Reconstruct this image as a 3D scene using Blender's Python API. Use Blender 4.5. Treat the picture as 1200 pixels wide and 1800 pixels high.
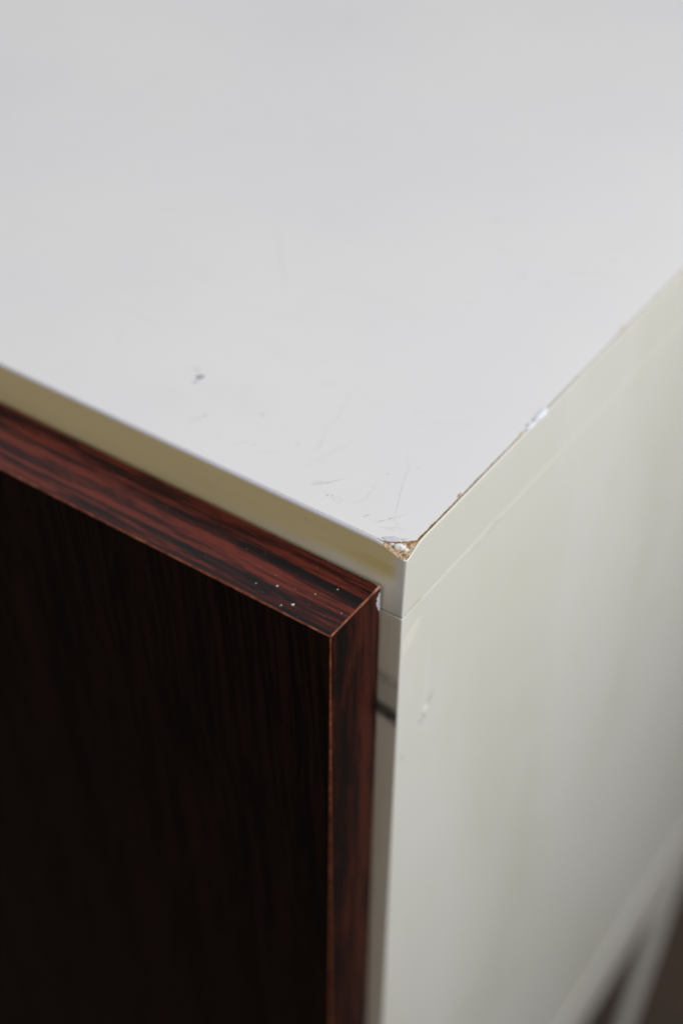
import bpy, bmesh, math, random
from mathutils import Vector, Matrix, noise

# ------------------------------------------------------------------ clearing
for o in list(bpy.data.objects):
    bpy.data.objects.remove(o)
scene = bpy.context.scene
C = scene.collection
random.seed(7)

# All cabinet dimensions are in millimetres, measured from the top front right
# corner of the cabinet: x to the right, y to the back, z up.
W, D, BODY, FLOOR = 500.0, 402.0, 494.2, 800.0
ORIGIN = Vector((0.25, -0.20, 0.80))       # where that corner stands in the room (metres)

# ------------------------------------------------------------------ camera
cam_data = bpy.data.cameras.new("camera")
cam = bpy.data.objects.new("camera", cam_data)
C.objects.link(cam)
cam.matrix_world = (Matrix.Translation(ORIGIN + Vector((0.128854, -0.212924, 0.229943)))
                    @ Matrix.Rotation(math.radians(34.693), 4, 'Z')
                    @ Matrix.Rotation(math.radians(48.889), 4, 'X')
                    @ Matrix.Rotation(math.radians(0.386), 4, 'Z'))
cam_data.sensor_fit = 'VERTICAL'
cam_data.sensor_height = 36.0
cam_data.sensor_width = 24.0
cam_data.lens = 49.81
cam_data.clip_start = 0.01
cam_data.clip_end = 60.0
cam_data.dof.use_dof = True
cam_data.dof.focus_distance = 0.334
cam_data.dof.aperture_fstop = 5.6
scene.camera = cam

# ------------------------------------------------------------------ light
world = bpy.data.worlds.new("World")
scene.world = world
world.use_nodes = True
bg = world.node_tree.nodes["Background"]
bg.inputs[0].default_value = (0.99, 0.99, 1.0, 1)
bg.inputs[1].default_value = 0.46

def area_lamp(name, loc, target, sx, sy, power, col):
    L = bpy.data.lights.new(name, 'AREA')
    L.shape = 'RECTANGLE'; L.size = sx; L.size_y = sy
    L.energy = power; L.color = col
    o = bpy.data.objects.new(name, L)
    C.objects.link(o)
    o.location = ORIGIN + Vector(loc)
    d = (ORIGIN + Vector(target)) - o.location
    o.rotation_euler = d.to_track_quat('-Z', 'Y').to_euler()
    return o
area_lamp("added_side_lamp", (0.50, 0.13, 0.24), (0.0, 0.10, -0.03), 0.30, 0.34, 2.45, (1.0, 0.995, 0.97))  # added lamp, no window known here; brightens the side board
area_lamp("added_top_lamp", (-0.75, 0.42, 1.15), (-0.30, 0.20, 0.0), 1.1, 1.1, 5.0, (0.98, 0.985, 1.0))  # added lamp with no known source; evens out the brightness of the top

vs = scene.view_settings
vs.view_transform = 'Standard'; vs.look = 'None'; vs.exposure = 0.0; vs.gamma = 1.0
vs.use_curve_mapping = False
scene.render.engine = 'CYCLES'
scene.cycles.use_denoising = True
scene.cycles.max_bounces = 8

# ------------------------------------------------------------------ materials
class NT:
    """small helper for writing node trees"""
    def __init__(self, name):
        self.m = bpy.data.materials.new(name)
        self.m.use_nodes = True
        self.t = self.m.node_tree
        self.b = self.t.nodes["Principled BSDF"]
        self.co = self.t.nodes.new("ShaderNodeTexCoord").outputs["Object"]
    def n(self, typ, **kw):
        nd = self.t.nodes.new(typ)
        for k, v in kw.items(): setattr(nd, k, v)
        return nd
    def link(self, a, b): self.t.links.new(a, b)
    def mapping(self, scale, rot=(0, 0, 0), loc=(0, 0, 0), src=None):
        nd = self.n("ShaderNodeMapping")
        nd.inputs["Scale"].default_value = scale
        nd.inputs["Rotation"].default_value = rot
        nd.inputs["Location"].default_value = loc
        self.link(src or self.co, nd.inputs["Vector"])
        return nd.outputs[0]
    def noise(self, vec, scale=1.0, detail=4.0, rough=0.5, dist=0.0):
        nd = self.n("ShaderNodeTexNoise")
        nd.inputs["Scale"].default_value = scale
        nd.inputs["Detail"].default_value = detail
        nd.inputs["Roughness"].default_value = rough
        nd.inputs["Distortion"].default_value = dist
        self.link(vec, nd.inputs["Vector"])
        return nd.outputs["Fac"]
    def ramp(self, fac, stops, interp='LINEAR'):
        nd = self.n("ShaderNodeValToRGB")
        cr = nd.color_ramp; cr.interpolation = interp
        while len(cr.elements) < len(stops): cr.elements.new(0.5)
        for e, (p, c) in zip(cr.elements, stops):
            e.position = p
            e.color = (c, c, c, 1) if not isinstance(c, tuple) else (*c, 1)
        self.link(fac, nd.inputs[0])
        return nd.outputs["Color"]
    def mix(self, fac, a, b, blend='MIX'):
        nd = self.n("ShaderNodeMix", data_type='RGBA', blend_type=blend)
        for sock, v in ((nd.inputs[0], fac), (nd.inputs[6], a), (nd.inputs[7], b)):
            if isinstance(v, tuple): sock.default_value = (*v, 1)
            elif isinstance(v, (int, float)): sock.default_value = v
            else: self.link(v, sock)
        return nd.outputs[2]
    def math(self, op, a, b=0.0, clamp=False):
        nd = self.n("ShaderNodeMath", operation=op, use_clamp=clamp)
        for sock, v in ((nd.inputs[0], a), (nd.inputs[1], b)):
            if isinstance(v, (int, float)): sock.default_value = v
            else: self.link(v, sock)
        return nd.outputs[0]
    def xyz(self):
        nd = self.n("ShaderNodeSeparateXYZ"); self.link(self.co, nd.inputs[0])
        return nd.outputs
    def maprange(self, v, a, b, c=0.0, d=1.0, smooth=True):
        nd = self.n("ShaderNodeMapRange")
        nd.interpolation_type = 'SMOOTHSTEP' if smooth else 'LINEAR'
        self.link(v, nd.inputs[0])
        for i, x in enumerate((a, b, c, d)): nd.inputs[i + 1].default_value = x
        return nd.outputs[0]
    def bump(self, h, strength, dist):
        nd = self.n("ShaderNodeBump")
        nd.inputs["Strength"].default_value = strength
        nd.inputs["Distance"].default_value = dist
        self.link(h, nd.inputs["Height"])
        self.link(nd.outputs[0], self.b.inputs["Normal"])
    def out(self, col, rough, spec=0.5):
        if isinstance(col, tuple): self.b.inputs["Base Color"].default_value = (*col, 1)
        else: self.link(col, self.b.inputs["Base Color"])
        if isinstance(rough, (int, float)): self.b.inputs["Roughness"].default_value = rough
        else: self.link(rough, self.b.inputs["Roughness"])
        self.b.inputs["Specular IOR Level"].default_value = spec
        return self.m

def mat_top():
    n = NT("white_laminate")
    big = n.noise(n.mapping((9, 9, 9)), 1, 3, 0.5)
    smear = n.noise(n.mapping((26, 60, 40), (0, 0, 0.6)), 1, 4, 0.55, 0.6)
    fine = n.noise(n.mapping((900, 900, 900)), 1, 3, 0.6)
    c = n.mix(n.ramp(big, [(0.35, 0.0), (0.68, 1.0)]), (0.755, 0.755, 0.775), (0.785, 0.783, 0.785))
    c = n.mix(n.math('MULTIPLY', n.ramp(smear, [(0.52, 0.0), (0.75, 1.0)]), 0.35), c, (0.73, 0.73, 0.735))
    c = n.mix(n.math('MULTIPLY', n.ramp(fine, [(0.60, 0.0), (0.75, 1.0)]), 0.10), c, (0.66, 0.65, 0.63))
    r = n.ramp(smear, [(0.3, 0.34), (0.7, 0.46)])
    n.bump(n.noise(n.mapping((140, 140, 140)), 1, 3, 0.5), 0.04, 0.0004)
    return n.out(c, r, 0.4)

def mat_side(name="cream_laminate", base=(0.765, 0.765, 0.690), pale=(0.775, 0.775, 0.740), yel=(0.750, 0.730, 0.600)):
    n = NT(name)
    streak = n.noise(n.mapping((14, 17, 5.0)), 1, 4, 0.55, 0.4)
    blot = n.noise(n.mapping((42, 48, 26)), 1, 4, 0.6, 0.3)
    fine = n.noise(n.mapping((1200, 1200, 1200)), 1, 2, 0.6)
    c = n.mix(n.ramp(streak, [(0.36, 0.0), (0.64, 1.0)]), base, pale)
    c = n.mix(n.math('MULTIPLY', n.ramp(blot, [(0.50, 0.0), (0.78, 1.0)]), 0.50), c, yel)
    c = n.mix(n.math('MULTIPLY', n.ramp(fine, [(0.66, 0.0), (0.76, 1.0)]), 0.18), c, (0.50, 0.46, 0.36))
    r = n.ramp(streak, [(0.3, 0.30), (0.7, 0.44)])
    n.bump(n.noise(n.mapping((160, 160, 60)), 1, 3, 0.5), 0.05, 0.0004)
    return n.out(c, r, 0.42)

def mat_front_band():
    """yellowed edging of the top: paler towards the foot and the corner, brown-yellow in the upper half"""
    n = NT("yellowed_edging")
    x, y, z = n.xyz()
    wob = n.noise(n.mapping((60, 60, 120)), 1, 4, 0.6)
    zz = n.math('ADD', z, n.math('MULTIPLY', n.math('SUBTRACT', wob, 0.5), 0.004))
    low = n.maprange(zz, -0.0085, -0.0125)
    near = n.maprange(x, -0.070, -0.004)
    pale = n.math('MULTIPLY', low, n.math('ADD', n.math('MULTIPLY', near, 0.85), 0.15))
    col = n.mix(pale, (0.79, 0.655, 0.35), (0.88, 0.83, 0.69))
    st = n.noise(n.mapping((25, 25, 420)), 1, 4, 0.6)
    col = n.mix(n.math('MULTIPLY', n.ramp(st, [(0.45, 0.0), (0.7, 1.0)]), 0.25), col, (0.68, 0.55, 0.25))
    # a stronger yellow run beside the corner
    run = n.math('MULTIPLY', n.maprange(x, -0.028, -0.002),
                 n.math('MULTIPLY', n.maprange(zz, -0.0042, -0.0062), n.maprange(zz, -0.0098, -0.0072)))
    col = n.mix(n.math('MULTIPLY', run, 0.6), col, (0.66, 0.50, 0.17))
    col = n.mix(n.math('MULTIPLY', n.maprange(x, -0.0045, -0.0010), 0.8), col, (0.74, 0.72, 0.66))
    fine = n.noise(n.mapping((700, 700, 700)), 1, 3, 0.6)
    col = n.mix(n.math('MULTIPLY', n.ramp(fine, [(0.66, 0.0), (0.74, 1.0)]), 0.35), col, (0.22, 0.17, 0.10))
    n.bump(wob, 0.06, 0.0004)
    return n.out(col, 0.33, 0.45)

def mat_side_edge():
    """front edge of the side board, with two black rub marks next to the door"""
    n = NT("side_board_front_edge")
    x, y, z = n.xyz()
    wob = n.noise(n.mapping((300, 300, 300)), 1, 4, 0.6)
    streak = n.noise(n.mapping((900, 900, 12)), 1, 4, 0.6)
    c = n.mix(n.ramp(streak, [(0.35, 0.0), (0.65, 1.0)]), (0.76, 0.67, 0.51), (0.80, 0.73, 0.59))
    zz = n.math('ADD', n.math('ADD', z, n.math('MULTIPLY', x, 0.22)),
                n.math('MULTIPLY', n.math('SUBTRACT', wob, 0.5), 0.004))
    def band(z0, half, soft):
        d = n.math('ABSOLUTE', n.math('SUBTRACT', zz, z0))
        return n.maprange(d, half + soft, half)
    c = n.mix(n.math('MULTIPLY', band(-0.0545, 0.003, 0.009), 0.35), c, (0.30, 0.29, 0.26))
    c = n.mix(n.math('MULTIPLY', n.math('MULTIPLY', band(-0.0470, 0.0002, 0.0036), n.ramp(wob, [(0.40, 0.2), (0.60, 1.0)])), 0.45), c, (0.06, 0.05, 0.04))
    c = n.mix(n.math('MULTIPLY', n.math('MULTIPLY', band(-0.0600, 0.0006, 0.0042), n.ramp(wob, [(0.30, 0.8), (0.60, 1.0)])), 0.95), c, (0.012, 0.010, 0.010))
    return n.out(c, 0.45, 0.35)

def mat_wood(name, axis, red, mid, dark, contrast, seed, rough, lean=0.0, spec=0.25, mean=0.5, k=1.0):
    """striped rosewood laminate; axis = direction of the grain"""
    n = NT(name)
    L, A, B = 9.0, 330.0, 330.0
    def sc(l, a):
        return (l, a, a) if axis == 'X' else (a, a, l)
    rot = (0, 0, 0)
    vec0 = n.mapping((1, 1, 1), (0, lean, 0), (seed, seed * 0.37, seed * 0.61))
    warp = n.n("ShaderNodeTexNoise"); warp.inputs["Scale"].default_value = 1.0; warp.inputs["Detail"].default_value = 2.0
    n.link(n.mapping(sc(14, 40), src=vec0), warp.inputs["Vector"])
    off = n.n("ShaderNodeVectorMath", operation='MULTIPLY_ADD')
    n.link(warp.outputs["Color"], off.inputs[0])
    off.inputs[1].default_value = (0.004, 0.004, 0.004)
    n.link(vec0, off.inputs[2])
    v = off.outputs[0]
    s1 = n.noise(n.mapping(sc(7.0, 300.0 * k), src=v), 1, 3, 0.5)
    s2 = n.noise(n.mapping(sc(38.0, 620.0 * k), src=v), 1, 4, 0.6)
    s3 = n.noise(n.mapping(sc(160.0, 2600.0), src=v), 1, 3, 0.6)
    f = n.math('ADD', n.math('MULTIPLY', s1, 0.42), n.math('ADD', n.math('MULTIPLY', s2, 0.40), n.math('MULTIPLY', s3, 0.20)))
    lo, hi = mean - contrast, mean + contrast
    c = n.ramp(f, [(lo, dark), (mean, mid), (hi, red), (min(hi + 0.1, 1.0), red)])
    pores = n.ramp(s3, [(0.30, 1.0), (0.40, 0.0)])
    c = n.mix(n.math('MULTIPLY', pores, 0.55), c, dark)
    n.bump(s3, 0.05, 0.0002)
    return n.out(c, rough, spec)

def mat_arris():
    n = NT("worn_orange_edge")
    a = n.noise(n.mapping((300, 300, 300)), 1, 4, 0.7)
    x, y, z = n.xyz()
    c = n.ramp(a, [(0.30, (0.06, 0.012, 0.007)), (0.5, (0.19, 0.045, 0.018)), (0.72, (0.34, 0.12, 0.055))])
    # the laminate is rubbed down to pale core at the back top corner
    near = n.math('MULTIPLY', n.maprange(x, -0.0085, -0.0062), n.maprange(y, -0.0042, -0.0014))
    near = n.math('MULTIPLY', near, n.maprange(z, -0.0150, -0.0139))
    c = n.mix(n.math('MULTIPLY', near, 0.85), c, (0.62, 0.42, 0.30))
    return n.out(c, 0.5, 0.3)

def mat_core(name="chipboard", a=(0.20, 0.10, 0.045), b=(0.46, 0.29, 0.14), c=(0.66, 0.50, 0.32), s=900):
    n = NT(name)
    f = n.noise(n.mapping((s, s * 1.3, s * 1.6), (0.3, 0.2, 0.5)), 1, 5, 0.65)
    n.bump(f, 0.5, 0.0004)
    return n.out(n.ramp(f, [(0.32, a), (0.5, b), (0.68, c)]), 0.85, 0.15)

def mat_plain(name, col, rough=0.5, var=0.08, s=600, spec=0.35):
    n = NT(name)
    f = n.noise(n.mapping((s, s, s)), 1, 4, 0.6)
    d = tuple(max(0, v * (1 - var * 2)) for v in col)
    return n.out(n.mix(n.ramp(f, [(0.3, 0.0), (0.7, 1.0)]), d, col), rough, spec)

def mat_floor():
    n = NT("brown_floorboards")
    g = n.noise(n.mapping((2.0, 60, 60)), 1, 5, 0.6, 0.4)
    c = n.ramp(g, [(0.3, (0.030, 0.018, 0.011)), (0.55, (0.048, 0.028, 0.017)), (0.75, (0.070, 0.041, 0.024))])
    return n.out(c, 0.5, 0.3)

M = {
    'top': mat_top(),
    'side': mat_side(),
    'front_band': mat_front_band(),
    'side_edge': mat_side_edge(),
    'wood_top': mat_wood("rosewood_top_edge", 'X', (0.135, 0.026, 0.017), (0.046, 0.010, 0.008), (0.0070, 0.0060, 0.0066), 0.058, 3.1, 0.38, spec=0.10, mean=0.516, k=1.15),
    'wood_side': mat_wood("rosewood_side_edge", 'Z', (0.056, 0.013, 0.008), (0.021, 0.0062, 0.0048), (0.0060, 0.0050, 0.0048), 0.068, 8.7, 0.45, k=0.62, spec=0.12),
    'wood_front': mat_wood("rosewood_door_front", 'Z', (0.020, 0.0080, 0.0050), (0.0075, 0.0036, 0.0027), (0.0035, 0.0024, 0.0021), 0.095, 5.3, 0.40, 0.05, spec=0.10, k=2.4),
    'arris': mat_arris(),
    'core': mat_core(),
    'corner': mat_core('torn_chipboard', (0.24, 0.12, 0.055), (0.60, 0.43, 0.26), (0.80, 0.70, 0.54), 1100),
    'white_nick': mat_plain("white_nick", (0.93, 0.94, 0.98), 0.7, 0.02, 900, 0.2),
    'lip': mat_plain("lilac_white_lip", (0.62, 0.61, 0.66), 0.4, 0.04, 200),
    'flake': mat_plain("lilac_grey_flake", (0.66, 0.65, 0.72), 0.5, 0.06, 900),
    'filler': mat_plain("white_filler", (0.88, 0.87, 0.85), 0.7, 0.04, 900, 0.2),
    'blue_filler': mat_plain("bluish_white_filler", (0.84, 0.87, 0.95), 0.7, 0.04, 900, 0.2),
    'scratch': mat_plain("grey_scratch", (0.63, 0.62, 0.60), 0.6, 0.05),
    'scratch_dark': mat_plain("dark_scratch", (0.44, 0.43, 0.42), 0.6, 0.1),
    'smear': mat_plain('pale_smear', (0.785, 0.785, 0.755), 0.4, 0.01),
    'hairline': mat_plain('hairline', (0.68, 0.675, 0.66), 0.6, 0.05),
    'ink': mat_plain("blue_grey_mark", (0.21, 0.24, 0.33), 0.6, 0.2, 1500),
    'pale_film': mat_plain("pale_yellow_film", (0.84, 0.835, 0.74), 0.4, 0.02),
    'yellow': mat_plain("yellow_crumb", (0.62, 0.56, 0.36), 0.6, 0.1),
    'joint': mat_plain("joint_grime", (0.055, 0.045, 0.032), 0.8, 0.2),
    'dust': mat_plain("pale_dust", (0.62, 0.60, 0.58), 0.8, 0.1),
    'base': mat_side("white_base_paint", (0.70, 0.68, 0.635), (0.72, 0.70, 0.67), (0.68, 0.65, 0.57)),
    'inside': mat_plain("unpainted_board", (0.42, 0.34, 0.24), 0.7, 0.1, 60),
    'floor': mat_floor(),
}

# ------------------------------------------------------------------ helpers
cabinet = None
def obj(name, verts, faces, mat, parent, mats=None, midx=None, smooth=False, label=None):
    """verts in millimetres from the top front right corner"""
    me = bpy.data.meshes.new(name)
    me.from_pydata([(v[0] / 1000, v[1] / 1000, v[2] / 1000) for v in verts], [], faces)
    bm = bmesh.new(); bm.from_mesh(me)
    bmesh.ops.recalc_face_normals(bm, faces=bm.faces)
    bm.to_mesh(me); bm.free()
    for m in (mats or [mat]): me.materials.append(m)
    if midx:
        for p, i in zip(me.polygons, midx): p.material_index = i
    if smooth:
        for p in me.polygons: p.use_smooth = True
    o = bpy.data.objects.new(name, me)
    C.objects.link(o)
    if parent is not None:
        o.parent = parent
        if parent is cabinet: o.location = ORIGIN - cabinet.location
    if label: o["label"] = label
    return o

def box(x0, x1, y0, y1, z0, z1, bev=0.0, seg=2):
    bm = bmesh.new()
    bmesh.ops.create_cube(bm, size=1.0)
    for v in bm.verts:
        v.co = Vector(((x0 + x1) / 2 + v.co.x * (x1 - x0), (y0 + y1) / 2 + v.co.y * (y1 - y0), (z0 + z1) / 2 + v.co.z * (z1 - z0)))
    if bev > 0:
        bmesh.ops.bevel(bm, geom=list(bm.edges), offset=bev, segments=seg, profile=0.5, affect='EDGES')
    bm.verts.ensure_lookup_table()
    vs_ = [tuple(v.co) for v in bm.verts]
    fs_ = [[v.index for v in f.verts] for f in bm.faces]
    bm.free()
    return vs_, fs_

def nz(*a):
    return noise.noise(Vector(a))
def sm(t):
    t = max(0.0, min(1.0, t)); return t * t * (3 - 2 * t)

def prism(poly, z0, z1):
    n = len(poly)
    v = [(x, y, z1) for x, y in poly] + [(x, y, z0) for x, y in poly]
    f = [list(range(n)), list(range(2 * n - 1, n - 1, -1))] + [[i, (i + 1) % n, n + (i + 1) % n, n + i] for i in range(n)]
    return v, f

# ------------------------------------------------------------------ the floor
fl = bpy.data.meshes.new("floor")
fl.from_pydata([(-4, -4, 0), (4, -4, 0), (4, 4, 0), (-4, 4, 0)], [], [(0, 1, 2, 3)])
fl.materials.append(M['floor'])
floor = bpy.data.objects.new("floor", fl)
C.objects.link(floor)
floor["kind"] = "structure"
floor["label"] = "dark brown wooden floor under the cabinet"

# ------------------------------------------------------------------ the cabinet
cabinet = bpy.data.objects.new("cabinet", None)
C.objects.link(cabinet)
cabinet.empty_display_size = 0.1
cabinet.location = (0, 0, 0)
cabinet["label"] = "worn white laminate cabinet with dark rosewood door and chipped top corner"
cabinet["category"] = "cabinet"

T = 22.0
# --- top board: chipboard core with the broken corner left out
cut_a, cut_b = (-7.4, 0.8), (-0.30, 5.7)       # the break runs between these points
core_poly = [(-W, D - 1), (-W, 0.7), (-8.6, 0.7), (-0.42, 6.5), (-0.42, D - 1)]
v, f = prism(core_poly, -T, -0.9)
top_panel = obj("top_panel", v, f, M['core'], cabinet)

def cut_dist(x, y):
    """distance from the break line towards the corner"""
    ax, ay = cut_a; bx_, by = cut_b
    dx, dy = bx_ - ax, by - ay
    l = math.hypot(dx, dy)
    return ((x - ax) * dy - (y - ay) * dx) / l

def lean(y):
    """the top leans out a little over the side board next to the corner"""
    return 0.5 * (1 - sm(y / 150.0))

# laminate sheet with ragged right edge and broken corner
right = []
y = D - 0.5
while y > 6.7:
    g = 0.70 + 0.12 * nz(y * 0.11, 3.0, 0) + 0.09 * nz(y * 0.9, 1.0, 0) + 0.05 * nz(y * 3.1, 9.0, 0)
    g += 0.20 * sm((34 - y) / 28) + 0.22 * max(0, nz(y * 0.35, 7.7, 0)) * sm((70 - y) / 50)
    g -= 0.04 * sm((y - 60) / 60) + 0.85 * lean(y)
    right.append((-g, y))
    y -= 0.45 if y < 90 else 3.0
brk = []
N = 46
for i in range(N + 1):
    t = i / N
    x = cut_b[0] - 0.1 + (cut_a[0] - cut_b[0] + 0.1) * t
    y = cut_b[1] + (cut_a[1] - cut_b[1]) * t
    bow = 0.9 * math.sin(math.pi * t)
    j = bow + 0.35 * nz(t * 9, 4.2, 0) + 0.25 * nz(t * 27, 8.1, 0)
    brk.append((x - 0.56 * j * -0.6, y + 0.0 - 0.83 * j * 0.6))
front = []
x = cut_a[0] - 0.3
while x > -W:
    g = 0.92 + 0.07 * nz(x * 0.2, 5.0, 0) + 0.05 * nz(x * 1.7, 2.0, 0) + 0.16 * sm((x + 34) / 24) * abs(nz(x * 0.6, 6.0, 0))
    front.append((x, g))
    x -= 0.5 if x > -90 else 4.0
poly = right + brk + front + [(-W, 0.92), (-W, D - 0.5)]
v, f = prism(poly, -0.88, 0.0)
lam = obj("surface_laminate", v, f, None, top_panel, mats=[M['top'], M['core']], midx=[0, 1] + [1] * len(poly))

# broken corner: crumbly chipboard between the break and the edgings
G = 44
vv, ff, idx = [], [], {}
for i in range(G + 1):
    for j in range(G + 1):
        x = -10.5 + 10.55 * i / G; y = 0.3 + 8.7 * j / G
        d = cut_dist(x, y)
        z = -0.62 - 0.40 * max(0, d) + 0.50 * nz(x * 0.9, y * 0.9, 2) + 0.48 * nz(x * 2.3, y * 2.3, 5) + 0.26 * nz(x * 5, y * 5, 1)
        z = min(z, -0.16)
        idx[i, j] = len(vv); vv.append((x, y, z))
for i in range(G):
    for j in range(G):
        cx = -10.5 + 10.55 * (i + .5) / G; cy = 0.3 + 8.7 * (j + .5) / G
        if cut_dist(cx, cy) > -1.3:
            ff.append([idx[i, j], idx[i + 1, j], idx[i + 1, j + 1], idx[i, j + 1]])
obj("broken_corner", vv, ff, M['corner'], top_panel, smooth=True, label="chipped corner showing tan chipboard")

def blob(name, cx, cy, cz, rx, ry, rz, mat, parent, rot=0.0, seed=0.0, rag=0.35, nu=22, nv=8, label=None):
    """small irregular crumb"""
    vv, ff = [], []
    for j in range(nv + 1):
        ph = math.pi * j / nv
        for i in range(nu):
            th = 2 * math.pi * i / nu
            r = 1 + rag * nz(math.cos(th) * 1.6 + seed, math.sin(th) * 1.6, seed + ph) + rag * 0.6 * nz(math.cos(th) * 4 + seed, math.sin(th) * 4, seed * 2 + ph)
            px, py, pz = rx * r * math.sin(ph) * math.cos(th), ry * r * math.sin(ph) * math.sin(th), rz * math.cos(ph)
            vv.append((cx + px * math.cos(rot) - py * math.sin(rot), cy + px * math.sin(rot) + py * math.cos(rot), cz + pz))
    for j in range(nv):
        for i in range(nu):
            ff.append([j * nu + i, j * nu + (i + 1) % nu, (j + 1) * nu + (i + 1) % nu, (j + 1) * nu + i])
    return obj(name, vv, ff, mat, parent, smooth=True, label=label)

blob("filler_lump", -3.0, 2.25, -1.05, 1.6, 0.95, 0.9, M['filler'], top_panel, 0.45, 2.2, 0.5, label="white filler left in the chipped corner")
blob("filler_lump", -1.35, 2.6, -1.45, 0.7, 0.5, 0.5, M['filler'], top_panel, 0.9, 7.1, 0.5)
blob("filler_lump", -4.9, 1.75, -0.75, 0.8, 0.4, 0.4, M['filler'], top_panel, 0.3, 4.6, 0.5)
blob("lifted_flake", -5.6, 2.45, 0.02, 2.3, 0.85, 0.12, M['flake'], top_panel, 0.50, 5.2, 0.55, label="lilac grey flake of lifted laminate")
blob("lifted_flake", -3.0, 4.1, 0.02, 1.2, 0.42, 0.10, M['flake'], top_panel, 0.62, 9.2, 0.5)

# --- edging: one section swept round the corner, yellowed at the front, cream at the side
R_C = 0.45
def stations():
    st = []
    x = -W
    while x < -R_C:
        st.append((x, 0.0, 0.0, -1.0, 'f')); x += 8.0 if x < -40 else 0.7
    for k in range(9):
        a = math.pi / 2 * k / 8
        st.append((-R_C + R_C * math.sin(a), R_C - R_C * math.cos(a), math.sin(a), -math.cos(a), 'c'))
    y = R_C + 0.5
    while y < D:
        st.append((0.0, y, 1.0, 0.0, 's')); y += 0.6 if y < 90 else 5.0
    st.append((0.0, D, 1.0, 0.0, 's'))
    return st
def section(x, y, nx, ny):
    s = max(0.0, nx) if ny < 0 else 1.0
    r = 0.80 * (1 - s) + 0.30 * s
    if ny < 0 and nx < 1:
        drop = 2.35 * sm((x + 9.5) / 9.5) ** 1.25
    else:
        drop = 2.35 * sm((8.2 - y) / 8.2) ** 1.25
    drop = max(drop, 0)
    r = r * (1 - 0.75 * min(1.0, drop / 1.6)) if ny < 0 else r
    r = max(r, 0.22)
    zt = -0.05 - 0.04 * s - drop + 0.05 * nz(x * 0.6, y * 0.6, 3) * (0.4 + s * 0.6)
    wob = 0.03 * nz(x * 0.05, y * 0.05, 8)
    pts = [(0.15, -T), (0.02, -T + 0.12), (0.0, -T + 0.30), (wob, -T + 1.2), (wob, -11.0), (wob, zt - r - 0.5), (wob, zt - r - 0.1)]
    for k in range(1, 7):
        a = math.pi / 2 * k / 6
        pts.append((wob + r - r * math.cos(a), zt - r + r * math.sin(a)))
    w = 1.9 * (1 - s) + 0.45 * s
    pts.append((max(w, r + 0.05), zt - 0.04))
    pts.append((max(w, r + 0.05), -6.0))
    e = lean(y) * max(0.0, nx)
    return [(x - nx * o + e * max(0.0, (z + T) / T) ** 1.0, y - ny * o, z) for o, z in pts]
st = stations()
def sweep(sel, a=0, b=None):
    rows = [section(*s[:4])[a:b] for s in sel]
    m = len(rows[0])
    vv = [p for r in rows for p in r]
    ff = [[i * m + j, i * m + j + 1, (i + 1) * m + j + 1, (i + 1) * m + j] for i in range(len(rows) - 1) for j in range(m - 1)]
    return vv, ff
fi = [s for s in st if s[4] == 'f']; ci = [s for s in st if s[4] == 'c']; si = [s for s in st if s[4] == 's']
v, f = sweep(fi + ci[:1], 0, 8); obj("front_edging", v, f, M['front_band'], top_panel, smooth=True, label="yellowed front edging of the top")
whole = [s for s in fi if s[0] < -6.0]
v, f = sweep(whole, 7, None); obj("front_lip", v, f, M['lip'], top_panel, smooth=True, label="rounded whitish lip along the front edge")
v, f = sweep(fi[len(whole) - 1:] + ci[:1], 7, None); obj("broken_lip", v, f, M['corner'], top_panel, smooth=True)
v, f = sweep(ci + si); obj("side_edging", v, f, M['side'], top_panel, smooth=True)

# --- side board
v, f = box(-20.0, 0.04, -0.10, D, -BODY, -T - 0.36, 0.24, 3)
side_panel = obj("side_panel", v, f, M['side'], cabinet)
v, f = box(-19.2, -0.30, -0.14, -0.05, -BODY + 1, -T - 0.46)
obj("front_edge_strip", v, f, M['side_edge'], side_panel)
# grime that fills the joint under the top near the corner
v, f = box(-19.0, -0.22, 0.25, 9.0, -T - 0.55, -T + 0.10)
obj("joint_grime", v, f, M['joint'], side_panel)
v, f = box(-19.0, -0.05, 9.1, D - 1, -T - 0.55, -T + 0.10)  # pale strip stands in for light caught along the joint's edge
obj("joint_light_line", v, f, M['pale_film'], side_panel)

# --- the rest of the box
v, f = box(-W, -W + 20, 0.0, D, -BODY, -T - 0.05, 0.4); obj("side_panel", v, f, M['side'], cabinet)
v, f = box(-W + 20.1, -20.1, 2.0, D, -BODY, -BODY + 20); obj("bottom_panel", v, f, M['side'], cabinet)
v, f = box(-W + 20.1, -20.1, D - 6, D - 0.5, -BODY + 20.1, -T - 0.1); obj("back_panel", v, f, M['inside'], cabinet)

# ------------------------------------------------------------------ the door
xr, xl, yf, yb, zt, zb = -6.04, -494.0, -22.26, -0.95, -13.30, -490.0
v, f = box(xl, xr - 0.5, yf + 0.5, yb, zb, zt - 0.5)
door = obj("door", v, f, M['core'], cabinet, label="dark rosewood laminate door standing proud of the frame")
A = 0.30
v, f = box(xl, xr - A, yf, yf + 0.5, zb, zt - A); obj("front_veneer", v, f, M['wood_front'], door)
v, f = box(xl, xr - A, yf + A, yb - A, zt - 0.5, zt); obj("top_veneer", v, f, M['wood_top'], door)
v, f = box(xr - 0.5, xr, yf + A, yb - A, zb, zt - A); obj("side_veneer", v, f, M['wood_side'], door)

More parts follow.
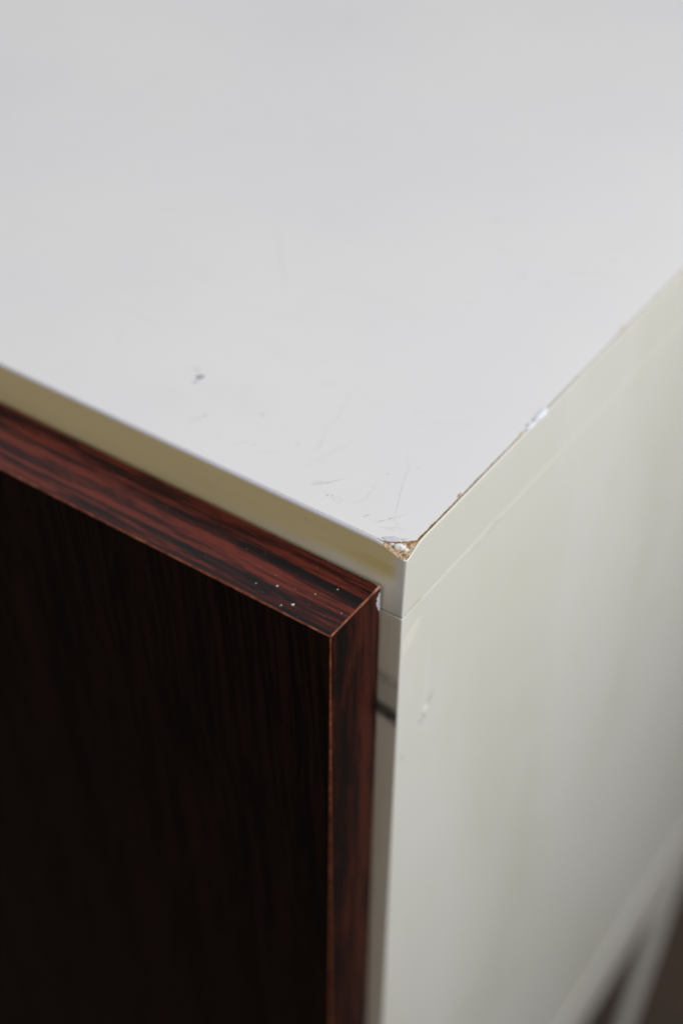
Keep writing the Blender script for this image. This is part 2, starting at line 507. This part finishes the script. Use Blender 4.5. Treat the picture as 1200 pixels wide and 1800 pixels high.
def arris(p0, p1, na, nb, step, seed, base=A, proud=0.03):
    """worn edge line from p0 to p1; na and nb point inward along the two faces that meet there"""
    p0, p1, na, nb = Vector(p0), Vector(p1), Vector(na), Vector(nb)
    L = (p1 - p0).length; n = max(2, int(L / step))
    vv, ff = [], []
    for i in range(n + 1):
        t = i / n; s = t * L
        wa = base + 0.04 + 0.13 * nz(s * 0.35, seed, 0) + 0.14 * nz(s * 1.9, seed, 3) + 0.30 * max(0.0, nz(s * 0.8, seed, 21) - 0.32)
        wb = base + 0.04 + 0.13 * nz(s * 0.35, seed, 7) + 0.14 * nz(s * 1.9, seed, 11)
        c = p0 + (p1 - p0) * t
        out = -(na + nb).normalized() * proud
        k = 0.30
        vv += [tuple(c + na * wa - nb * proud), tuple(c + na * wa * k * 0.9 + nb * wb * k * 0.9 + out * 0.5), tuple(c + nb * wb - na * proud)]
    for i in range(n):
        for j in range(2):
            ff.append([i * 3 + j, i * 3 + j + 1, (i + 1) * 3 + j + 1, (i + 1) * 3 + j])
    return obj("worn_edge", vv, ff, M['arris'], door, smooth=True)
X, Y, Z = (1, 0, 0), (0, 1, 0), (0, 0, 1)
neg = lambda a: tuple(-c for c in a)
arris((xl, yf, zt), (xr, yf, zt), Y, neg(Z), 0.8, 1.0)
arris((xl, yb, zt), (xr, yb, zt), neg(Y), neg(Z), 0.8, 2.0)
arris((xr, yf, zt), (xr, yb, zt), neg(X), neg(Z), 0.35, 3.0, 0.36)
arris((xr, yf, zt), (xr, yf, zb), neg(X), Y, 0.8, 4.0)
arris((xr, yb, zt), (xr, yb, zb), neg(X), neg(Y), 0.8, 5.0, 0.26)
blob("rubbed_corner", xr - 0.30, yb - 0.45, zt - 0.25, 0.42, 0.75, 0.34, mat_plain("bare_wood", (0.60, 0.38, 0.25), 0.6, 0.1), door, 0.0, 3.3, 0.2)

# white paint caught on the back edge of the door
vv, ff = [], []
n = 40
for i in range(n + 1):
    t = i / n
    z = zt - 1.9 - 9.0 * t
    wdt = 2.0 * math.sin(math.pi * min(1, t * 1.25 + 0.06)) ** 0.7 * (1 - t * 0.55) + 0.55 * nz(t * 11, 2.0, 0) + 0.3 * nz(t * 31, 5.0, 0)
    wdt = max(0.08, wdt)
    vv += [(xr + 0.035, yb + 0.05, z), (xr + 0.05, yb - wdt * 0.5, z), (xr + 0.02, yb - wdt, z)]
for i in range(n):
    for j in range(2):
        ff.append([i * 3 + j, i * 3 + j + 1, (i + 1) * 3 + j + 1, (i + 1) * 3 + j])
obj("paint_smear", vv, ff, M['flake'], door, smooth=True, label="white paint smear on the back edge of the door")

# dust on the top of the door
vv, ff = [], []
def speck(x, y, z, r):
    b = len(vv); k = 6
    for i in range(k):
        a = 2 * math.pi * i / k + x
        vv.append((x + r * math.cos(a) * random.uniform(0.6, 1.2), y + r * math.sin(a) * random.uniform(0.6, 1.2), z + 0.005))
    vv.append((x, y, z + r * 0.7))
    for i in range(k): ff.append([b + i, b + (i + 1) % k, b + k])
for x, y, r in ((-26.9, -15.6, 0.40), (-19.8, -18.6, 0.50), (-8.5, -14.2, 0.20), (-31.7, -17.8, 0.20), (-14.0, -8.0, 0.22), (-22.0, -20.4, 0.24), (-17.5, -12.5, 0.2)):
    speck(x, y, zt, r)
for k in range(34):
    x = -7 - abs(random.gauss(0, 30)); y = random.uniform(yf + 0.8, yb - 0.8)
    speck(x, y, zt, random.choice((0.04, 0.05, 0.06, 0.08, 0.10)))
dust = obj("dust_specks", vv, ff, M['dust'], door, label="pale dust specks on the top of the door")
dust["kind"] = "stuff"

# ------------------------------------------------------------------ base frame
def base_board(name, *b):
    v, f = box(*b, 0.8, 2); return obj(name, v, f, M['base'], cabinet)
for x0, x1 in ((-21.0, 1.2), (-W, -W + 21.0)):
    base_board("base_rail", x0, x1, 8.0, D - 2, -BODY - 60.0, -BODY - 0.3)
    base_board("leg", x0 + 0.6 if x0 < -100 else x1 - 9.4, x0 + 8.6 if x0 < -100 else x1 - 1.4, 8.0, 56.0, -FLOOR, -BODY - 60.4)
    inner = x0 + 0.6 if x0 < -100 else x1 - 9.4
    rear = base_board("leg", inner, inner + 8.0, 364.0, D - 6.0, -FLOOR, -BODY - 60.4)
    for vtx in rear.data.vertices:                       # raked forward and tapered towards the foot
        t = (-(BODY + 60.4) / 1000 - vtx.co.z) / ((FLOOR - BODY - 60.4) / 1000)
        vtx.co.y -= t * (0.030 if vtx.co.y < 0.380 else 0.052)

# ------------------------------------------------------------------ wear on the top
def scratch(name, pts, w, mat, parent, plane='z', lift=0.015):
    """thin scratch along a polyline lying in the top (z) or the right side (x)"""
    P = [Vector((a, b, 0)) for a, b in pts]
    # resample
    Q = []
    for a, b in zip(P[:-1], P[1:]):
        n = max(3, int((b - a).length / 0.4))
        for i in range(n): Q.append(a.lerp(b, i / n))
    Q.append(P[-1])
    vv, ff = [], []
    m = len(Q)
    sd = pts[0][0] * 1.3 + pts[0][1]
    for i, q in enumerate(Q):
        d = (Q[min(i + 1, m - 1)] - Q[max(i - 1, 0)]).normalized()
        nrm = Vector((-d.y, d.x, 0))
        t = i / (m - 1)
        ww = w * (math.sin(math.pi * min(0.97, max(0.03, t))) ** 0.6) * (0.75 + 0.5 * nz(i * 0.4, sd, 0)) * 0.5
        c = q + nrm * 0.10 * nz(i * 0.15, sd, 4)
        for p in (c + nrm * ww, c - nrm * ww):
            vv.append((p.x, p.y, lift) if plane == 'z' else (0.04 + lift, p.x, p.y))
    for i in range(m - 1): ff.append([2 * i, 2 * i + 1, 2 * i + 3, 2 * i + 2])
    return obj(name, vv, ff, mat, parent)
S, SD = M['scratch'], M['scratch_dark']
for pts, w, mt in (
    ([(-117.2, 105.5), (-104, 90), (-91.5, 75.5)], 0.28, S),
    ([(-5.1, 6.4), (-9.0, 8.8), (-13.2, 18.0), (-17.0, 27.5), (-21.5, 33.5)], 0.16, S),
    ([(-43.1, 27.3), (-44.2, 36.0), (-47.5, 46.5)], 0.14, S),
    ([(-43.1, 27.3), (-40.8, 22.5), (-40.6, 19.5)], 0.16, S),
    ([(-33.5, 7.6), (-30.0, 11.5), (-28.0, 14.8)], 0.26, SD),
    ([(-34.0, 8.8), (-31.4, 10.6)], 0.22, SD),
    ([(-11.6, 6.2), (-9.2, 9.6), (-7.3, 12.2)], 0.20, S),
    ([(-12.6, 5.0), (-10.6, 7.4)], 0.20, S),
    ([(-75.5, 9.6), (-73.6, 13.0), (-73.3, 14.6)], 0.26, S),
    ([(-52.0, 10.8), (-48.0, 14.2)], 0.18, S),
    ([(-60.0, 9.0), (-57.0, 13.0)], 0.14, S),
    ([(-21.2, 7.0), (-19.0, 11.5), (-20.5, 19.0)], 0.14, S),
    ([(-15.9, 5.2), (-14.8, 7.0)], 0.24, SD),
    ([(-10.4, 4.4), (-8.2, 5.4), (-6.2, 5.6)], 0.20, S),
    ([(-8.4, 5.6), (-5.2, 7.6)], 0.16, S),
):
    scratch("scratch", pts, w, mt, top_panel)
# ring-shaped nick, dots and the blue-grey mark
ring = [(-24.4 + 1.3 * math.cos(a * 0.5), 6.9 + 0.8 * math.sin(a * 0.5)) for a in range(0, 14)]
scratch("ring_mark", ring, 0.14, S, top_panel)
for x, y, r in ((-38.7, 125.3, 0.75), (-27.6, 6.9, 0.30), (-26.6, 7.5, 0.26), (-10.0, 8.6, 0.26), (-46.0, 19.5, 0.28), (-61.0, 24.0, 0.36), (-55.0, 12.6, 0.24), (-20.0, 22.5, 0.24), (-33.0, 33.0, 0.22), (-15.0, 29.0, 0.2), (-62.0, 150.0, 0.6), (-20, 150, 0.5)):
    blob("speck_mark", x, y, 0.0, r, r * 0.7, 0.03, S if r > 0.5 else SD, top_panel, 0.4, x, 0.3, 12, 4)
blob("blue_mark", -85.6, 27.6, 0.0, 1.15, 0.75, 0.05, M['ink'], top_panel, 0.9, 1.1, 0.5, 16, 4, label="small blue grey mark on the white top")
blob("blue_mark", -85.0, 25.0, 0.0, 0.75, 0.34, 0.04, SD, top_panel, 0.9, 4.1, 0.5, 16, 4)
scratch("blue_mark", [(-90.8, 29.6), (-89.0, 30.4), (-86.6, 29.0)], 0.7, S, top_panel)
blob("yellow_crumb", -73.2, 15.0, 0.0, 0.55, 0.32, 0.05, M['yellow'], top_panel, 0.4, 2.0, 0.4, 14, 4)

# white filler dabs on the right edge of the top
blob("filler_dab", -0.25, 67.0, -0.15, 1.0, 3.3, 0.55, M['blue_filler'], top_panel, 0.05, 6.4, 0.5, label="bluish white filler dab on the right edge")
blob("filler_dab", -0.10, 61.6, -0.35, 0.75, 2.6, 0.62, M['blue_filler'], top_panel, -0.05, 1.9, 0.5)
blob("dark_nick", -0.45, 56.9, -0.05, 0.55, 1.1, 0.12, M['yellow'], top_panel, 0.1, 3.0, 0.4, 14, 5)
blob("dark_nick", -1.0, 60.9, 0.0, 0.35, 0.7, 0.06, SD, top_panel, 0.1, 4.0, 0.4, 14, 5)
blob("dark_nick", -1.0, 64.0, 0.0, 0.35, 0.7, 0.06, SD, top_panel, 0.1, 5.0, 0.4, 14, 5)
blob("yellow_crumb", -1.3, 117.2, 0.0, 0.5, 1.2, 0.08, mat_plain("tan_crumb", (0.72, 0.66, 0.48), 0.6), top_panel, 0.1, 8.0, 0.4, 14, 5)
blob("tan_chip", -0.75, 26.0, -0.05, 0.35, 1.2, 0.12, M['core'], top_panel, 0.1, 7.0, 0.4, 14, 5)

# ------------------------------------------------------------------ wear on the side board
def flat_patch(name, pts, mat, parent, lift=0.05, label=None):
    """thin flake on the right face: pts are (y, z)"""
    n = len(pts)
    cy = sum(p[0] for p in pts) / n; cz = sum(p[1] for p in pts) / n
    vv = [(0.04 + lift * 0.25, a, b) for a, b in pts] + [(0.04 + lift, cy + (a - cy) * 0.8, cz + (b - cz) * 0.8) for a, b in pts]
    ff = [[i, (i + 1) % n, n + (i + 1) % n, n + i] for i in range(n)] + [list(range(n, 2 * n))]
    return obj(name, vv, ff, mat, parent, label=label)
flat_patch("lifted_film", [(0.5, -38.0), (3.2, -36.6), (6.0, -34.2), (8.2, -31.2), (9.2, -27.8), (7.4, -28.0), (4.6, -29.2), (2.4, -30.0), (0.5, -31.0)], M['pale_film'], side_panel, 0.09, label="pale lifted film on the side near the joint")
def side_blob(name, y, z, ry, rz, mat, rot, seed, label=None):
    o = blob(name, 0, 0, 0, ry, rz, 0.10, mat, side_panel, rot, seed, 0.45, 16, 4, label)
    for vtx in o.data.vertices:
        a, b, c = vtx.co
        vtx.co = (0.00004 + c, y / 1000 + a, z / 1000 + b)
    return o
side_blob("white_gouge", 14.4, -69.6, 1.2, 1.7, M['white_nick'], -0.5, 2.0, label="small white gouge in the cream side")
side_blob("white_gouge", 12.4, -72.2, 0.8, 1.3, M['flake'], -0.4, 3.0)
side_blob("gouge_crumb", 14.0, -72.0, 0.6, 0.8, M['yellow'], 0.2, 5.0)
scratch("gouge_tail", [(15.4, -68.2), (17.2, -66.4), (18.6, -64.8)], 1.0, SD, side_panel, 'x')
scratch("side_scratch", [(42.0, -24.6), (45.4, -23.4), (48.5, -23.2)], 0.5, SD, side_panel, 'x')
scratch("side_scratch", [(35.0, -24.9), (37.0, -24.2)], 0.5, S, side_panel, 'x')
for y, z, r in ((14, -14, 0.35), (46, -8.5, 0.45), (21, -9.5, 0.3), (29, -13, 0.3), (35, -6.5, 0.28), (3.2, -79, 0.5), (41, -16, 0.25), (60, -15, 0.3)):
    side_blob("speck_mark", y, z, r, r * 0.7, SD, 0.3, y)

# a faint wiped smear running down to the gouge in the side
flat_patch("pale_smear", [(12.2, -66.0), (12.6, -58.0), (13.2, -48.0), (13.6, -40.0), (14.2, -40.5), (14.8, -48.0), (14.8, -58.0), (13.8, -66.0)], M['smear'], side_panel, 0.02)

# hairlines and dust all over the top
rnd = random.Random(11)
vv, ff = [], []
for k in range(120):
    x = rnd.uniform(-300, -4); y = rnd.uniform(4, 280)
    a = rnd.gauss(0.7, 0.7); L = rnd.choice((2, 4, 6, 9, 14, 22)); w = rnd.uniform(0.04, 0.09) * (1 + y / 150)
    cv = rnd.uniform(-0.04, 0.04)
    b = len(vv); n = 10
    for i in range(n + 1):
        t = i / n
        px = x + math.cos(a) * L * t; py = y + math.sin(a) * L * t
        ww = w * math.sin(math.pi * min(0.98, max(0.02, t)))
        vv.append((px - math.sin(a) * ww, py + math.cos(a) * ww, 0.008)); vv.append((px + math.sin(a) * ww, py - math.cos(a) * ww, 0.008))
        a += cv
    if max(p[0] for p in vv[b:]) > -1.5 or min(p[1] for p in vv[b:]) < 2.0:
        del vv[b:]; continue
    for i in range(n): ff.append([b + 2 * i, b + 2 * i + 1, b + 2 * i + 3, b + 2 * i + 2])
for k in range(90):
    x = rnd.uniform(-300, -6); y = rnd.uniform(5, 280); r = rnd.uniform(0.08, 0.24)
    b = len(vv)
    for i in range(6):
        q = 2 * math.pi * i / 6
        vv.append((x + r * math.cos(q) * rnd.uniform(0.5, 1.3), y + r * math.sin(q) * rnd.uniform(0.5, 1.3), 0.012))
    ff.append(list(range(b, b + 6)))
hl = obj("hairline_scratches", vv, ff, M['hairline'], top_panel, label="faint hairline scratches and specks in the white top")
hl["kind"] = "stuff"
